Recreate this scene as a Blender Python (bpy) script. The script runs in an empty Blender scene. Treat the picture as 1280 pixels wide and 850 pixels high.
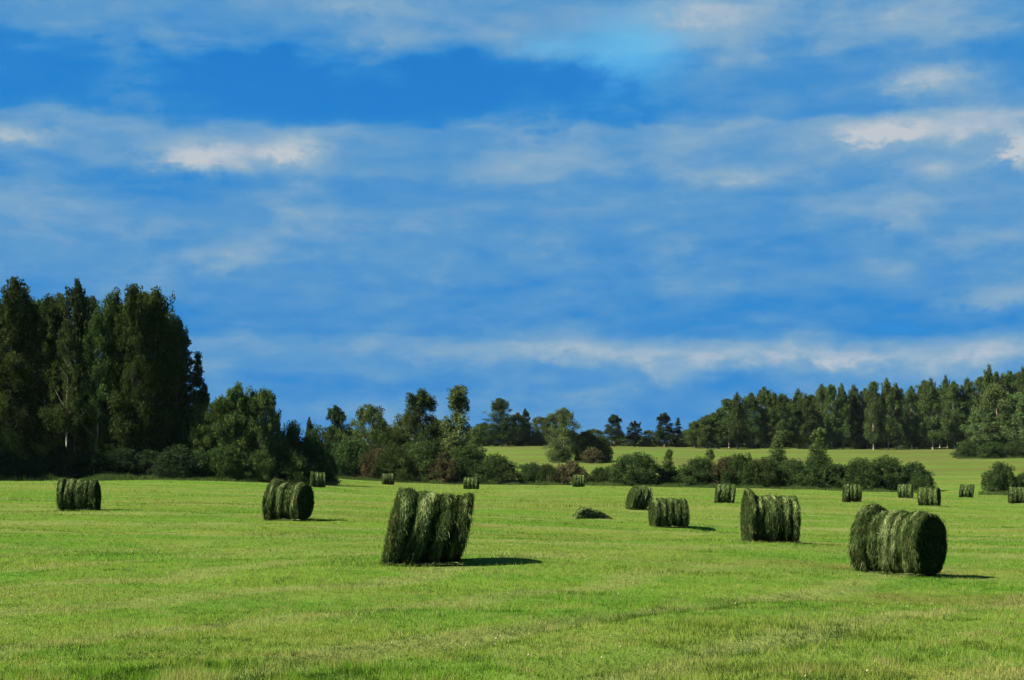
import bpy, math
import numpy as np
from math import radians as R

scn = bpy.context.scene
COL = scn.collection
RNG = np.random.default_rng(7)

# ------------------------------------------------------------------ camera model
F = 1280 * 50.0 / 36.0
HOR = 590.0
TH = math.atan((HOR - 425.0) / F)
CAMZ = 1.7


def P(px, py, d):
    """point at forward distance d seen at photo pixel (px, py)"""
    X = (px - 640.0) / F
    Y = (425.0 - py) / F
    fy = math.cos(TH) - Y * math.sin(TH)
    fz = math.sin(TH) + Y * math.cos(TH)
    return X / fy * d, d, CAMZ + fz / fy * d


cam = bpy.data.cameras.new('camera')
cam.lens = 50
cam.sensor_width = 36
cam.clip_end = 20000
cam.clip_start = 0.1
co = bpy.data.objects.new('camera', cam)
COL.objects.link(co)
co.location = (0, 0, CAMZ)
co.rotation_euler = (math.pi / 2 + TH, 0, 0)
scn.camera = co

# ------------------------------------------------------------------ noise


def _h(ix, iy, s):
    v = np.sin(ix * 127.1 + iy * 311.7 + s * 74.7) * 43758.5453
    return v - np.floor(v)


def vn(x, y, s=0):
    ix, iy = np.floor(x), np.floor(y)
    fx, fy = x - ix, y - iy
    fx = fx * fx * (3 - 2 * fx)
    fy = fy * fy * (3 - 2 * fy)
    a, b = _h(ix, iy, s), _h(ix + 1, iy, s)
    c, d = _h(ix, iy + 1, s), _h(ix + 1, iy + 1, s)
    return (a * (1 - fx) + b * fx) * (1 - fy) + (c * (1 - fx) + d * fx) * fy


def fbm(x, y, s=0, o=4):
    t = 0
    a = .5
    for i in range(o):
        t = t + a * vn(x * 2 ** i, y * 2 ** i, s + i)
        a *= .5
    return t / (1 - .5 ** o)


# ------------------------------------------------------------------ hay bale table (photo position, distance, base row)
# px centre, base py, dist, W, radius, yaw, shear, taper, bands, ear, label
BALES = [
    (531, 708, 26.0, 1.33, .685, 7, .23, .13, 4, .02, 'shaggy dark bale with slumped right shoulder, largest and left of centre in front'),
    (1125, 721, 28.0, 1.37, .640, -46, .03, .11, 5, .06, 'big bale nearest on the right, its round dark end turned towards us'),
    (963, 676, 39.0, 1.33, .655, 1, .02, .05, 5, .11, 'tall upright-banded bale with a pale lit left end and a tuft on top'),
    (836, 661, 58.0, 1.38, .590, 6, -.02, .02, 5, .0, 'squat bale with pale lit left end, beside the low hay heap'),
    (361, 651, 46.0, 1.15, .640, -19, .05, .15, 4, .06, 'hunched bale with stepped-down dark right end, below the leftmost hedge'),
    (99, 638, 56.0, 1.38, .610, 4, -.06, .02, 5, .03, 'bale standing alone in front of the tall left wood'),
    (798, 637, 76.0, 1.00, .620, 14, .32, .15, 4, .02, 'strongly leaning bale just behind the squat one'),
    (906, 629, 95.0, 1.22, .640, -5, .12, .06, 4, .0, 'leaning banded bale between the tall bale and the big leafy bush'),
    (1065, 628, 100.0, 1.15, .625, -6, .08, .08, 4, .0, 'small bale against the dark right-hand hedge, behind the nearest right bale'),
    (1132, 623, 128.0, 1.22, .630, -18, -.02, .0, 4, .0, 'far bale tucked against the round right end of the hedge'),
    (1162, 635, 98.0, 1.30, .650, -28, -.02, .06, 4, .02, 'brownish banded bale with dark right end, just right of the hedge end'),
    (1208, 623, 135.0, 1.22, .640, -17, .14, .05, 4, .0, 'far leaning bale alone on open grass left of the lone right bush'),
    (1273, 631, 112.0, 1.35, .630, -12, .03, .02, 5, .0, 'bale cut by the right edge of the photo, below the lone bush'),
    (397, 611, 118.0, 1.15, .640, 12, .03, .1, 4, .05, 'far bale under the dark rounded bushes beside the left wood'),
    (485, 607, 165.0, 1.25, .650, 12, -.03, .0, 4, .0, 'tiny far bale at the foot of the brownish hedge'),
    (589, 613, 140.0, 1.35, .610, -8, .0, .0, 4, .0, 'far bale with dark right end in front of the dense dark hedge bush'),
    (723, 609, 150.0, 1.18, .660, 1, .0, .0, 4, .0, 'pale far bale in front of the brownish dry bush'),
]

# ------------------------------------------------------------------ terrain height
CP = []   # (px, py, d)
for b in BALES:
    CP.append((b[0], b[1] - 1, b[2]))
CP.append((741, 648, 62.0))
for px, py, d in [(-250, 600, 120), (0, 600, 124), (130, 600, 125), (255, 599, 127), (300, 597, 150), (450, 599, 185),
                  (600, 604, 185), (750, 606, 180), (900, 609, 175), (1080, 613, 170), (1165, 615, 172), (1250, 616, 165),
                  (1450, 616, 165), (1200, 601, 195), (1200, 586, 235), (1240, 572, 280), (1400, 570, 280),
                  (300, 588, 240), (480, 588, 250), (640, 579, 255), (725, 577, 255), (900, 582, 250), (1050, 582, 250),
                  (-200, 588, 300), (100, 582, 340), (300, 572, 350), (500, 562, 350), (650, 557, 350), (800, 560, 350), (950, 561, 350),
                  (1100, 562, 350), (1250, 560, 360), (1500, 560, 360)]:
    CP.append((px, py, d))
for px in (-500, 200, 640, 1100, 1700):
    for d in (450, 700):
        CP.append((px, 556, d))
GZ = [P(a, b, c) for a, b, c in CP]
for px in (-900, -200, 250, 640, 1050, 1500, 2200):
    for d in (4, 8, 12, 16):
        x, y, _ = P(px, 700, d)
        GZ.append((x, y, 0.0))
for px, d, z in [(-300, 26, .1), (200, 26, .05), (-600, 60, .3), (1700, 60, -.7), (1500, 30, -.4), (-900, 120, 1.2), (2200, 120, -.6), (2200, 300, 5)]:
    x, y, _ = P(px, 600, d)
    GZ.append((x, y, z))
GZ = np.array(GZ)


def _uv(x, y):
    az = np.clip(np.arctan2(x, np.maximum(y, .01)), -1.1, 1.1)
    r = np.clip(np.hypot(x, y), 4, 800)
    return az * F / 350.0, np.log(r) * 2.5


_gu, _gv = _uv(GZ[:, 0], GZ[:, 1])
_C2 = .45 ** 2
_K = np.sqrt((_gu[:, None] - _gu) ** 2 + (_gv[:, None] - _gv) ** 2 + _C2)
_n = len(_gu)
_A = np.zeros((_n + 1, _n + 1))
_A[:_n, :_n] = _K - np.eye(_n) * .02
_A[:_n, _n] = 1
_A[_n, :_n] = 1
_W = np.linalg.solve(_A, np.append(GZ[:, 2], 0))

RUTS = []
for pts in [((430, 13.0), (520, 13.6), (700, 16.5), (940, 20.6), (1200, 26.0)),
            ((700, 12.2), (860, 13.4), (1100, 15.2), (1400, 17.5)),
            ((-100, 26.0), (150, 27.0), (400, 28.5), (700, 31.5), (1000, 36.0)),
            ((-100, 33.5), (200, 35.5), (450, 38.5), (800, 45.0), (1000, 50.0)),
            ((250, 60), (450, 66.0), (600, 73.0), (800, 80.0)),
            ((-50, 88), (150, 90), (330, 95)), ((560, 84), (700, 86), (860, 92)), ((1000, 60), (1150, 58), (1300, 56)),
            ((860, 41), (1010, 39.6), (1075, 39.6)), ((1175, 29.2), (1240, 29.0)), ((0, 70), (260, 66), (420, 64)), ((600, 52), (800, 54), (900, 58)),
            ((420, 140), (600, 142), (760, 146)),
            ((380, 112), (520, 118.0), (700, 120.0), (1000, 118.0)),
            ]:
    RUTS.append(np.array([P(a, 650, d)[:2] for a, d in pts]))


def rut_dist(x, y):
    best = np.full(x.shape, 1e9)
    for L in RUTS:
        for i in range(len(L) - 1):
            a, b = L[i], L[i + 1]
            ab = b - a
            t = np.clip(((x - a[0]) * ab[0] + (y - a[1]) * ab[1]) / (ab @ ab), 0, 1)
            best = np.minimum(best, np.hypot(x - a[0] - t * ab[0], y - a[1] - t * ab[1]))
    return best


def HG(x, y):
    x = np.atleast_1d(np.asarray(x, float))
    y = np.atleast_1d(np.asarray(y, float))
    shp = x.shape
    x, y = x.ravel(), y.ravel()
    out = np.zeros(x.shape)
    for s in range(0, len(x), 40000):
        xs, ys = x[s:s + 40000], y[s:s + 40000]
        u, v = _uv(xs, ys)
        k = np.sqrt((u[:, None] - _gu) ** 2 + (v[:, None] - _gv) ** 2 + _C2)
        z = k @ _W[:_n] + _W[_n]
        r = np.hypot(xs, ys)
        back = np.clip((ys + 1) / 6, 0, 1)
        z = z * back
        z += (fbm(xs / 7 + 3, ys / 7, 11, 3) - .5) * .32 * np.clip(r / 20, .2, 1)
        z += (fbm(xs / 1.1, ys / .8, 5, 3) - .5) * .07
        rd = rut_dist(xs, ys)
        z += -(.05 + .0006 * np.clip(r, 0, 100)) * np.exp(-(rd / (.26 + .004 * r)) ** 2) + .02 * np.exp(-((rd - .5) / .25) ** 2)
        out[s:s + 40000] = z
    return out.reshape(shp)


def hz(x, y):
    return float(HG([x], [y])[0])


# ------------------------------------------------------------------ mesh helpers
def mesh_np(name, V, Fc, col=None, smooth=False, mats=(), fmat=None):
    V = np.ascontiguousarray(V, np.float32)
    Fc = np.ascontiguousarray(Fc, np.int32)
    me = bpy.data.meshes.new(name)
    nf, k = Fc.shape
    me.vertices.add(len(V))
    me.vertices.foreach_set('co', V.ravel())
    me.loops.add(nf * k)
    me.loops.foreach_set('vertex_index', Fc.ravel())
    me.polygons.add(nf)
    me.polygons.foreach_set('loop_start', np.arange(nf, dtype=np.int32) * k)
    if smooth:
        me.polygons.foreach_set('use_smooth', np.ones(nf, bool))
    for m in mats:
        me.materials.append(m)
    if fmat is not None:
        me.polygons.foreach_set('material_index', np.asarray(fmat, np.int32))
    me.update(calc_edges=True)
    if col is not None:
        at = me.attributes.new('tint', 'FLOAT', 'POINT')
        at.data.foreach_set('value', np.ascontiguousarray(col, np.float32))
    return me


def add_obj(name, me, parent=None):
    o = bpy.data.objects.new(name, me)
    COL.objects.link(o)
    if parent is not None:
        o.parent = parent
    return o


def tag(o, label, cat, group=None, kind=None):
    if label:
        o['label'] = label
    if cat:
        o['category'] = cat
    if group:
        o['group'] = group
    if kind:
        o['kind'] = kind
    return o


def empty(name, loc, rz=0, sc=(1, 1, 1)):
    o = bpy.data.objects.new(name, None)
    COL.objects.link(o)
    o.location = loc
    o.rotation_euler = (0, 0, rz)
    o.scale = sc
    o.empty_display_size = .2
    return o


class MB:
    def __init__(self):
        self.v, self.f, self.c, self.n = [], [], [], 0

    def add(self, v, f, c=None):
        v = np.asarray(v, float)
        self.v.append(v)
        self.f.append(np.asarray(f) + self.n)
        self.c.append(np.full(len(v), .5) if c is None else np.broadcast_to(np.asarray(c, float), (len(v),)))
        self.n += len(v)

    def tube(self, pts, rad, k=7, c=.5):
        pts = np.asarray(pts, float)
        m = len(pts)
        vs = []
        for i in range(m):
            t = pts[min(i + 1, m - 1)] - pts[max(i - 1, 0)]
            t = t / (np.linalg.norm(t) + 1e-9)
            a = np.cross(t, [0, 0, 1.] if abs(t[2]) < .9 else [1., 0, 0])
            a /= np.linalg.norm(a) + 1e-9
            b = np.cross(t, a)
            an = np.arange(k) * 2 * math.pi / k
            vs.append(pts[i] + rad[i] * (np.cos(an)[:, None] * a + np.sin(an)[:, None] * b))
        v = np.concatenate(vs)
        f = []
        for i in range(m - 1):
            for j in range(k):
                f.append((i * k + j, i * k + (j + 1) % k, (i + 1) * k + (j + 1) % k, (i + 1) * k + j))
        self.add(v, f, c)

    def mesh(self, name, mats, smooth=False):
        return mesh_np(name, np.concatenate(self.v), np.concatenate(self.f), np.concatenate(self.c), smooth, mats)


# ------------------------------------------------------------------ materials
def newmat(name):
    m = bpy.data.materials.new(name)
    m.use_nodes = True
    nt = m.node_tree
    nt.nodes.clear()
    out = nt.nodes.new('ShaderNodeOutputMaterial')
    return m, nt, out


class NT:
    """tiny node-expression helper"""

    def __init__(self, nt):
        self.nt = nt

    def n(self, t, **kw):
        nd = self.nt.nodes.new(t)
        for k, v in kw.items():
            setattr(nd, k, v)
        return nd

    def put(self, sock, val):
        if isinstance(val, bpy.types.NodeSocket):
            self.nt.links.new(val, sock)
        else:
            sock.default_value = val

    def m(self, op, a, b=0.0, c=0.0, clamp=False):
        nd = self.n('ShaderNodeMath', operation=op, use_clamp=clamp)
        self.put(nd.inputs[0], a)
        self.put(nd.inputs[1], b)
        self.put(nd.inputs[2], c)
        return nd.outputs[0]

    def noise(self, vec, scale, detail=4, rough=.55, dist=0.0):
        nd = self.n('ShaderNodeTexNoise')
        self.put(nd.inputs['Vector'], vec)
        nd.inputs['Scale'].default_value = scale
        nd.inputs['Detail'].default_value = detail
        nd.inputs['Roughness'].default_value = rough
        nd.inputs['Distortion'].default_value = dist
        return nd.outputs['Fac']

    def mapv(self, vec, scale=(1, 1, 1), loc=(0, 0, 0)):
        nd = self.n('ShaderNodeMapping')
        self.put(nd.inputs['Vector'], vec)
        nd.inputs['Scale'].default_value = scale
        nd.inputs['Location'].default_value = loc
        return nd.outputs[0]

    def sstep(self, x, a, b):
        nd = self.n('ShaderNodeMapRange', interpolation_type='SMOOTHSTEP')
        self.put(nd.inputs[0], x)
        nd.inputs[1].default_value = a
        nd.inputs[2].default_value = b
        return nd.outputs[0]

    def mix(self, f, a, b, blend='MIX'):
        nd = self.n('ShaderNodeMix', data_type='RGBA', blend_type=blend)
        self.put(nd.inputs[0], f)
        for s, v in ((nd.inputs[6], a), (nd.inputs[7], b)):
            if isinstance(v, bpy.types.NodeSocket):
                self.nt.links.new(v, s)
            else:
                s.default_value = (*v, 1) if len(v) == 3 else v
        return nd.outputs[2]


def field_color(h):
    """mown hay field: fresh green, straw-yellow stubble swaths, a few brown bare strips (world position)"""
    pos = h.n('ShaderNodeNewGeometry').outputs['Position']
    big = h.noise(h.mapv(pos, (.035, .10, 0)), 1, 5, .6, .4)
    mid = h.noise(h.mapv(pos, (.16, .42, 0), (7, 3, 0)), 1, 4, .6, .3)
    fine = h.noise(h.mapv(pos, (1.6, 2.2, 0)), 1, 4, .65)
    sp = h.n('ShaderNodeSeparateXYZ')
    h.nt.links.new(pos, sp.inputs[0])
    wob = h.m('MULTIPLY', h.m('SUBTRACT', big, .5), 5.0)
    near_c = h.m('ADD', h.m('SUBTRACT', h.m('MULTIPLY', sp.outputs[0], .846), h.m('MULTIPLY', sp.outputs[1], .532)), wob)
    far_c = h.m('ADD', h.m('ADD', h.m('MULTIPLY', sp.outputs[1], .99), h.m('MULTIPLY', sp.outputs[0], .10)), wob)
    far_f = h.sstep(sp.outputs[1], 20.0, 40.0)
    st_n = h.m('SINE', h.m('MULTIPLY', near_c, 2.1))
    st_f = h.m('SINE', h.m('MULTIPLY', far_c, .95))
    swn = h.m('MULTIPLY', h.sstep(st_n, .45, 1.0), h.m('SUBTRACT', 1.0, far_f))
    swf = h.m('MULTIPLY', h.sstep(st_f, .35, 1.0), far_f)
    swath = h.m('MULTIPLY', h.m('ADD', swn, swf), h.sstep(mid, .25, .50))
    g = h.mix(h.sstep(mid, .38, .64), G_GREEN, G_YEL)
    g = h.mix(h.m('MULTIPLY', h.sstep(big, .46, .66), .75), g, G_STRAW)
    g = h.mix(h.m('MULTIPLY', swath, .72), g, G_PALE)
    br = h.noise(h.mapv(pos, (.07, .22, 0), (31, 9, 0)), 1, 4, .6, .5)
    g = h.mix(h.m('MULTIPLY', h.sstep(br, .54, .68), .7), g, G_BROWN)
    farb = h.noise(h.mapv(pos, (.018, .055, 0), (3, 17, 0)), 1, 5, .65, .6)
    hill = h.sstep(sp.outputs[1], 175.0, 230.0)
    g = h.mix(h.m('MULTIPLY', h.m('MULTIPLY', h.sstep(farb, .40, .60), hill), .75), g, (.105, .092, .030))
    g = h.mix(h.m('MULTIPLY', hill, .28), g, (.040, .070, .014))
    g = h.mix(h.m('MULTIPLY', h.sstep(fine, .45, .72), .35), g, G_DARK)
    return g


G_GREEN = (0.0616, 0.1658, 0.0116)
G_YEL = (0.1046, 0.1824, 0.0193)
G_STRAW = (0.1611, 0.1866, 0.0407)
G_BROWN = (0.1300, 0.0950, 0.0337)
G_PALE = (0.1668, 0.1966, 0.0590)
G_DARK = (.0176, .0440, .0055)

# ground
M_ground, nt, out = newmat('field_ground')
h = NT(nt)
c = field_color(h)
c = h.mix(.5, c, (.026, .034, .012))
bs = h.n('ShaderNodeBsdfPrincipled')
nt.links.new(c, bs.inputs['Base Color'])
bs.inputs['Roughness'].default_value = 1
bs.inputs['Specular IOR Level'].default_value = 0.0
pos = h.n('ShaderNodeNewGeometry').outputs['Position']
bn = h.noise(h.mapv(pos, (5, 5, 5)), 1, 5, .7)
bmp = h.n('ShaderNodeBump')
bmp.inputs['Strength'].default_value = .8
bmp.inputs['Distance'].default_value = .12
nt.links.new(bn, bmp.inputs['Height'])
nt.links.new(bmp.outputs[0], bs.inputs['Normal'])
nt.links.new(bs.outputs[0], out.inputs[0])


def leafy(name, colfn, trans=.3, transcol=(1.2, 1.3, .7)):
    m, nt, out = newmat(name)
    h = NT(nt)
    c = colfn(h)
    d = h.n('ShaderNodeBsdfDiffuse')
    nt.links.new(c, d.inputs[0])
    t = h.n('ShaderNodeBsdfTranslucent')
    tc = h.mix(1.0, c, transcol, 'MULTIPLY')
    nt.links.new(tc, t.inputs[0])
    mx = h.n('ShaderNodeMixShader')
    mx.inputs[0].default_value = trans
    nt.links.new(d.outputs[0], mx.inputs[1])
    nt.links.new(t.outputs[0], mx.inputs[2])
    nt.links.new(mx.outputs[0], out.inputs[0])
    return m


def tint(h):
    return h.n('ShaderNodeAttribute', attribute_name='tint').outputs['Fac']


def grass_col(h):
    t = tint(h)
    c = field_color(h)
    c = h.mix(h.sstep(t, .35, .0), c, G_DARK)
    c = h.mix(h.m('MULTIPLY', h.sstep(t, .78, 1.0), .75), c, (.20, .19, .07))
    return c


M_grass = leafy('grass_blade', grass_col, .35)


def foliage(name, dark, mid, light, trans=.25):
    def fn(h):
        t = tint(h)
        rnd = h.n('ShaderNodeObjectInfo').outputs['Random']
        c = h.mix(h.sstep(t, .0, .5), dark, mid)
        c = h.mix(h.sstep(t, .5, 1.0), c, light)
        hs = h.n('ShaderNodeHueSaturation')
        hs.inputs['Hue'].default_value = .5
        h.put(hs.inputs['Hue'], h.m('ADD', h.m('MULTIPLY', rnd, .035), .4825))
        h.put(hs.inputs['Value'], h.m('ADD', h.m('MULTIPLY', rnd, .35), .82))
        nt_link(h, c, hs.inputs['Color'])
        return hs.outputs[0]
    return leafy(name, fn, trans)


def nt_link(h, a, b):
    h.nt.links.new(a, b)


M_leaf = foliage('broad_leaves', (.0248, .0439, .0138), (.0396, .0649, .0190), (.0677, .0948, .0310))
M_leafdark = foliage('wood_leaves', (.0170, .0309, .0105), (.0280, .0464, .0147), (.0520, .0721, .0242))
M_leafgrey = foliage('pale_leaves', (.0375, .0625, .0200), (.0575, .0875, .0287), (.0925, .1225, .0450))
M_needle = foliage('conifer_needles', (.0120, .0225, .0090), (.0195, .0330, .0135), (.0315, .0480, .0195), .12)
M_bush = foliage('bush_leaves', (.0165, .0319, .0107), (.0264, .0479, .0149), (.0512, .0773, .0240))
M_bushbrown = foliage('dry_bush_twigs', (.032, .034, .017), (.056, .053, .025), (.090, .082, .042))


def solid(name, fn, rough=.9):
    m, nt, out = newmat(name)
    h = NT(nt)
    bs = h.n('ShaderNodeBsdfPrincipled')
    nt.links.new(fn(h), bs.inputs['Base Color'])
    bs.inputs['Roughness'].default_value = rough
    bs.inputs['Specular IOR Level'].default_value = .15
    nt.links.new(bs.outputs[0], out.inputs[0])
    return m


def bark(a, b, sc=(3, 3, 1.2), lo=.42, hi=.6):
    def fn(h):
        oc = h.n('ShaderNodeTexCoord').outputs['Object']
        return h.mix(h.sstep(h.noise(h.mapv(oc, sc), 1, 4, .6), lo, hi), a, b)
    return fn


M_barkpale = solid('pale_bark', bark((.10, .09, .07), (.27, .25, .20)))
M_barkdark = solid('dark_bark', bark((.045, .038, .028), (.10, .085, .062)))


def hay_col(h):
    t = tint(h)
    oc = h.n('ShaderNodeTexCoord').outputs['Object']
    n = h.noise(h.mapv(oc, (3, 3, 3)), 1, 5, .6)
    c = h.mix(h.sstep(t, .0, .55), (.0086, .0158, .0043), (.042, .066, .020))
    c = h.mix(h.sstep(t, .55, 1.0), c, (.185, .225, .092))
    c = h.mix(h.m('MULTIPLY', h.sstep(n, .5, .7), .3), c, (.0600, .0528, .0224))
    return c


M_hay = leafy('hay_painted_shade', hay_col, .12)  # hay colour; its tint also carries shade painted on bale grooves and ends

M_clover = leafy('clover_heads', lambda h: h.mix(tint(h), (.22, .22, .10), (.45, .44, .32)), .2)

# ------------------------------------------------------------------ ground sheet
ang = np.concatenate([np.linspace(-180, -40, 36, endpoint=False), np.linspace(-40, -24, 40, endpoint=False),
                      np.linspace(-24, 24, 420, endpoint=False), np.linspace(24, 40, 40, endpoint=False),
                      np.linspace(40, 180, 36, endpoint=False)])
rad = np.concatenate([[.4, 1.0, 2.0], np.geomspace(3.5, 450, 560), np.geomspace(480, 2600, 20)])
an = np.radians(ang)
na, nr = len(an), len(rad)
gx = np.sin(an)[None, :] * rad[:, None]
gy = np.cos(an)[None, :] * rad[:, None]
gz = HG(gx, gy)
V = np.stack([gx, gy, gz], -1).reshape(-1, 3)
V = np.concatenate([V, [[0, 0, gz[0].mean()]]])
i, j = np.meshgrid(np.arange(nr - 1), np.arange(na), indexing='ij')
j2 = (j + 1) % na
Fq = np.stack([i * na + j, (i + 1) * na + j, (i + 1) * na + j2, i * na + j2], -1).reshape(-1, 4)[:, ::-1]
g = add_obj('ground', mesh_np('ground', V, Fq, None, True, [M_ground]))
g['kind'] = 'structure'

# ------------------------------------------------------------------ grass
BFOOT = [(P(b[0], b[1], b[2])[0], b[2], .55) for b in BALES]


def grass_mesh(N, rng):
    p = 1.55
    a, b = 6.5 ** (1 - p), 210.0 ** (1 - p)
    d = (a + (b - a) * rng.random(N)) ** (1 / (1 - p))
    px = rng.uniform(-170, 1450, N)
    x = (px - 640) / F * d
    y = d
    z = HG(x, y)
    tall = fbm(x / 2.6, y / 1.5, 21, 4)           # tussock pattern
    patch = fbm(x / 9, y / 4.0, 33, 3)
    keep = rng.random(N) < np.clip(.55 + 1.2 * (fbm(x / .45, y / .45, 43, 2) - .35), .25, 1)
    rd = rut_dist(x, y)
    inrut = np.exp(-(rd / (.25 + d * .006)) ** 2)
    tu = np.clip((tall - .56) / .14, 0, 1)
    hgt = (.020 + .030 * rng.random(N)) * (.75 + .6 * patch) * (1 + .6 * tu) * (1 - .5 * inrut)
    stalk = rng.random(N) < .03
    hgt = np.where(stalk, hgt * 1.8, hgt)
    hgt *= np.clip(1 + (d - 25) / 160, 1, 1.8)
    strip = inrut * np.clip(3.2 * (fbm(x / 2.6 + 40, y / 2.6, 55, 3) - .36), 0, 1)
    hgt += strip * np.clip((d - 30) / 50, 0, 1) * .34 * rng.uniform(.4, 1.0, N)
    hgt += strip * np.clip((30 - d) / 10, 0, 1) * .05
    w = np.maximum(.0060, .00030 * d) * rng.uniform(.7, 1.3, N)
    w = np.where(stalk, w * .6, w)
    yaw = rng.random(N) * 2 * math.pi
    lean = rng.normal(0, .8, N) * hgt
    lx, ly = np.cos(yaw), np.sin(yaw)
    la = yaw + math.pi / 2 + rng.normal(0, .6, N)
    clump = fbm(x / .30, y / .42, 71, 3)
    hgt = hgt * (.35 + 1.3 * clump)
    t = np.clip(.55 + 2.6 * (clump - .5) + 1.2 * (fbm(x / .11, y / .16, 73, 2) - .5) + rng.normal(0, .2, N) - .30 * tu - .95 * strip + .25 * (patch - .5), 0, 1)
    t = np.where(stalk, .95, t)
    V = np.empty((N, 3, 3))
    V[:, 0] = np.stack([x - lx * w / 2, y - ly * w / 2, z - .012], -1)
    V[:, 1] = np.stack([x + lx * w / 2, y + ly * w / 2, z - .012], -1)
    V[:, 2] = np.stack([x + np.cos(la) * lean, y + np.sin(la) * lean, z + hgt], -1)
    V, t = V[keep], t[keep]
    n = len(V)
    return mesh_np('grass', V.reshape(-1, 3), np.arange(n * 3).reshape(-1, 3), np.repeat(t, 3), False, [M_grass])


g = add_obj('grass', grass_mesh(1000000, np.random.default_rng(3)))
tag(g, 'short yellow-green regrowing grass over the mown hay field', 'grass', None, 'stuff')

def rough_mesh(rng):
    xs, ys = [], []
    lines = [[(-250, 116), (0, 117.5), (130, 118), (262, 121), (300, 121.5), (420, 131)],
             [(410, 181), (600, 178), (750, 174), (900, 171), (1080, 167), (1165, 165)], [(1220, 161), (1320, 160)],
             [(690, 252), (765, 254)], [(1195, 275), (1330, 276)]]
    for L in lines:
        for (p0, d0), (p1, d1) in zip(L[:-1], L[1:]):
            n = int(abs(p1 - p0) * 55)
            t = rng.random(n)
            d = d0 + (d1 - d0) * t + rng.normal(0, 1.0, n) + np.abs(rng.normal(0, .8, n))
            px = p0 + (p1 - p0) * t
            xs.append((px - 640) / F * d)
            ys.append(d)
    x, y = np.concatenate(xs), np.concatenate(ys)
    N = len(x)
    cl_ = fbm(x / 1.6, y / 1.6, 91, 3)
    z = HG(x, y)
    hg = np.clip((cl_ - .25) * 1.5, .1, 1) * rng.uniform(.3, 1.0, N) * .85
    w = rng.uniform(.03, .07, N)
    a = rng.random(N) * 6.283
    ln = rng.normal(0, .3, (N, 2)) * hg[:, None]
    V = np.empty((N, 3, 3))
    V[:, 0] = np.stack([x - np.cos(a) * w / 2, y - np.sin(a) * w / 2, z - .03], -1)
    V[:, 1] = np.stack([x + np.cos(a) * w / 2, y + np.sin(a) * w / 2, z - .03], -1)
    V[:, 2] = np.stack([x + ln[:, 0], y + ln[:, 1], z + hg], -1)
    t = np.clip(rng.beta(1.6, 2.2, N) * .9, 0, 1)
    return mesh_np('rough_grass', V.reshape(-1, 3), np.arange(N * 3).reshape(-1, 3), np.repeat(t, 3), False, [M_rough])


M_rough = leafy('rough_grass', lambda h: h.mix(tint(h), (.020, .050, .012), (.080, .100, .034)), .3)
g = add_obj('rough_grass', rough_mesh(np.random.default_rng(41)))
tag(g, 'uncut rough grass and weeds along the foot of the hedge and woods', 'rough grass', None, 'stuff')

# clover heads and seed heads
rng = np.random.default_rng(12)
oct_v = np.array([[1, 0, 0], [-1, 0, 0], [0, 1, 0], [0, -1, 0], [0, 0, 1.2], [0, 0, -1.2]])
oct_f = np.array([[0, 2, 4], [2, 1, 4], [1, 3, 4], [3, 0, 4], [2, 0, 5], [1, 2, 5], [3, 1, 5], [0, 3, 5]])
VV, FF, TT = [], [], []
k = 0
while k < 420:
    d = float(np.exp(rng.uniform(math.log(11), math.log(48))))
    px = rng.uniform(-120, 1400)
    x = (px - 640) / F * d
    dens = float(fbm(np.array([x / 3.5]), np.array([d / 3.0]), 61, 3)[0])
    if rng.random() > np.clip((dens - .5) * 7, .0, 1) * (1.0 if 19 < d < 34 else .06) * (1 if px < 780 else .15):
        continue
    s = rng.uniform(.005, .0095)
    z = hz(x, d) + rng.uniform(.03, .07)
    VV.append(oct_v * s * [1, 1, rng.uniform(.8, 1.5)] + [x, d, z])
    FF.append(oct_f + 6 * k)
    TT.append(np.full(6, rng.random()))
    k += 1
g = add_obj('clover_flowers', mesh_np('clover_flowers', np.concatenate(VV), np.concatenate(FF), np.concatenate(TT), True, [M_clover]))
tag(g, 'small pale clover heads scattered through the short grass', 'clover', None, 'stuff')

# ------------------------------------------------------------------ hay bales


def strands(mb, P0, T, N, L, W, rng, tint_, droop=.0, lift=.02):
    """hay stalks: bent two-quad ribbons lying along T on a surface with normals N"""
    n = len(P0)
    S = np.cross(N, T)
    S /= np.linalg.norm(S, axis=1)[:, None] + 1e-9
    L = L[:, None]
    a = P0 - T * L / 2 + N * (rng.uniform(-.3, 1.0, n)[:, None] * lift)
    m = P0 + N * (rng.uniform(.2, 1.0, n)[:, None] * lift) + S * rng.normal(0, .015, n)[:, None]
    e = P0 + T * L / 2 + N * (rng.uniform(-.2, 1.6, n)[:, None] * lift) - np.array([0, 0, 1]) * (droop * rng.random(n))[:, None]
    roll = rng.uniform(-1.0, 1.0, n)[:, None]
    side = (S * np.cos(roll) + N * np.sin(roll)) * (W / 2)[:, None]
    V = np.stack([a - side * .5, a + side * .5, m + side, m - side, e + side * .4, e - side * .4], 1)
    base = np.arange(n)[:, None] * 6
    Fq = np.concatenate([base + [0, 1, 2, 3], base + [3, 2, 4, 5]])
    mb.add(V.reshape(-1, 3), Fq, np.repeat(tint_, 6))


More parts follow.
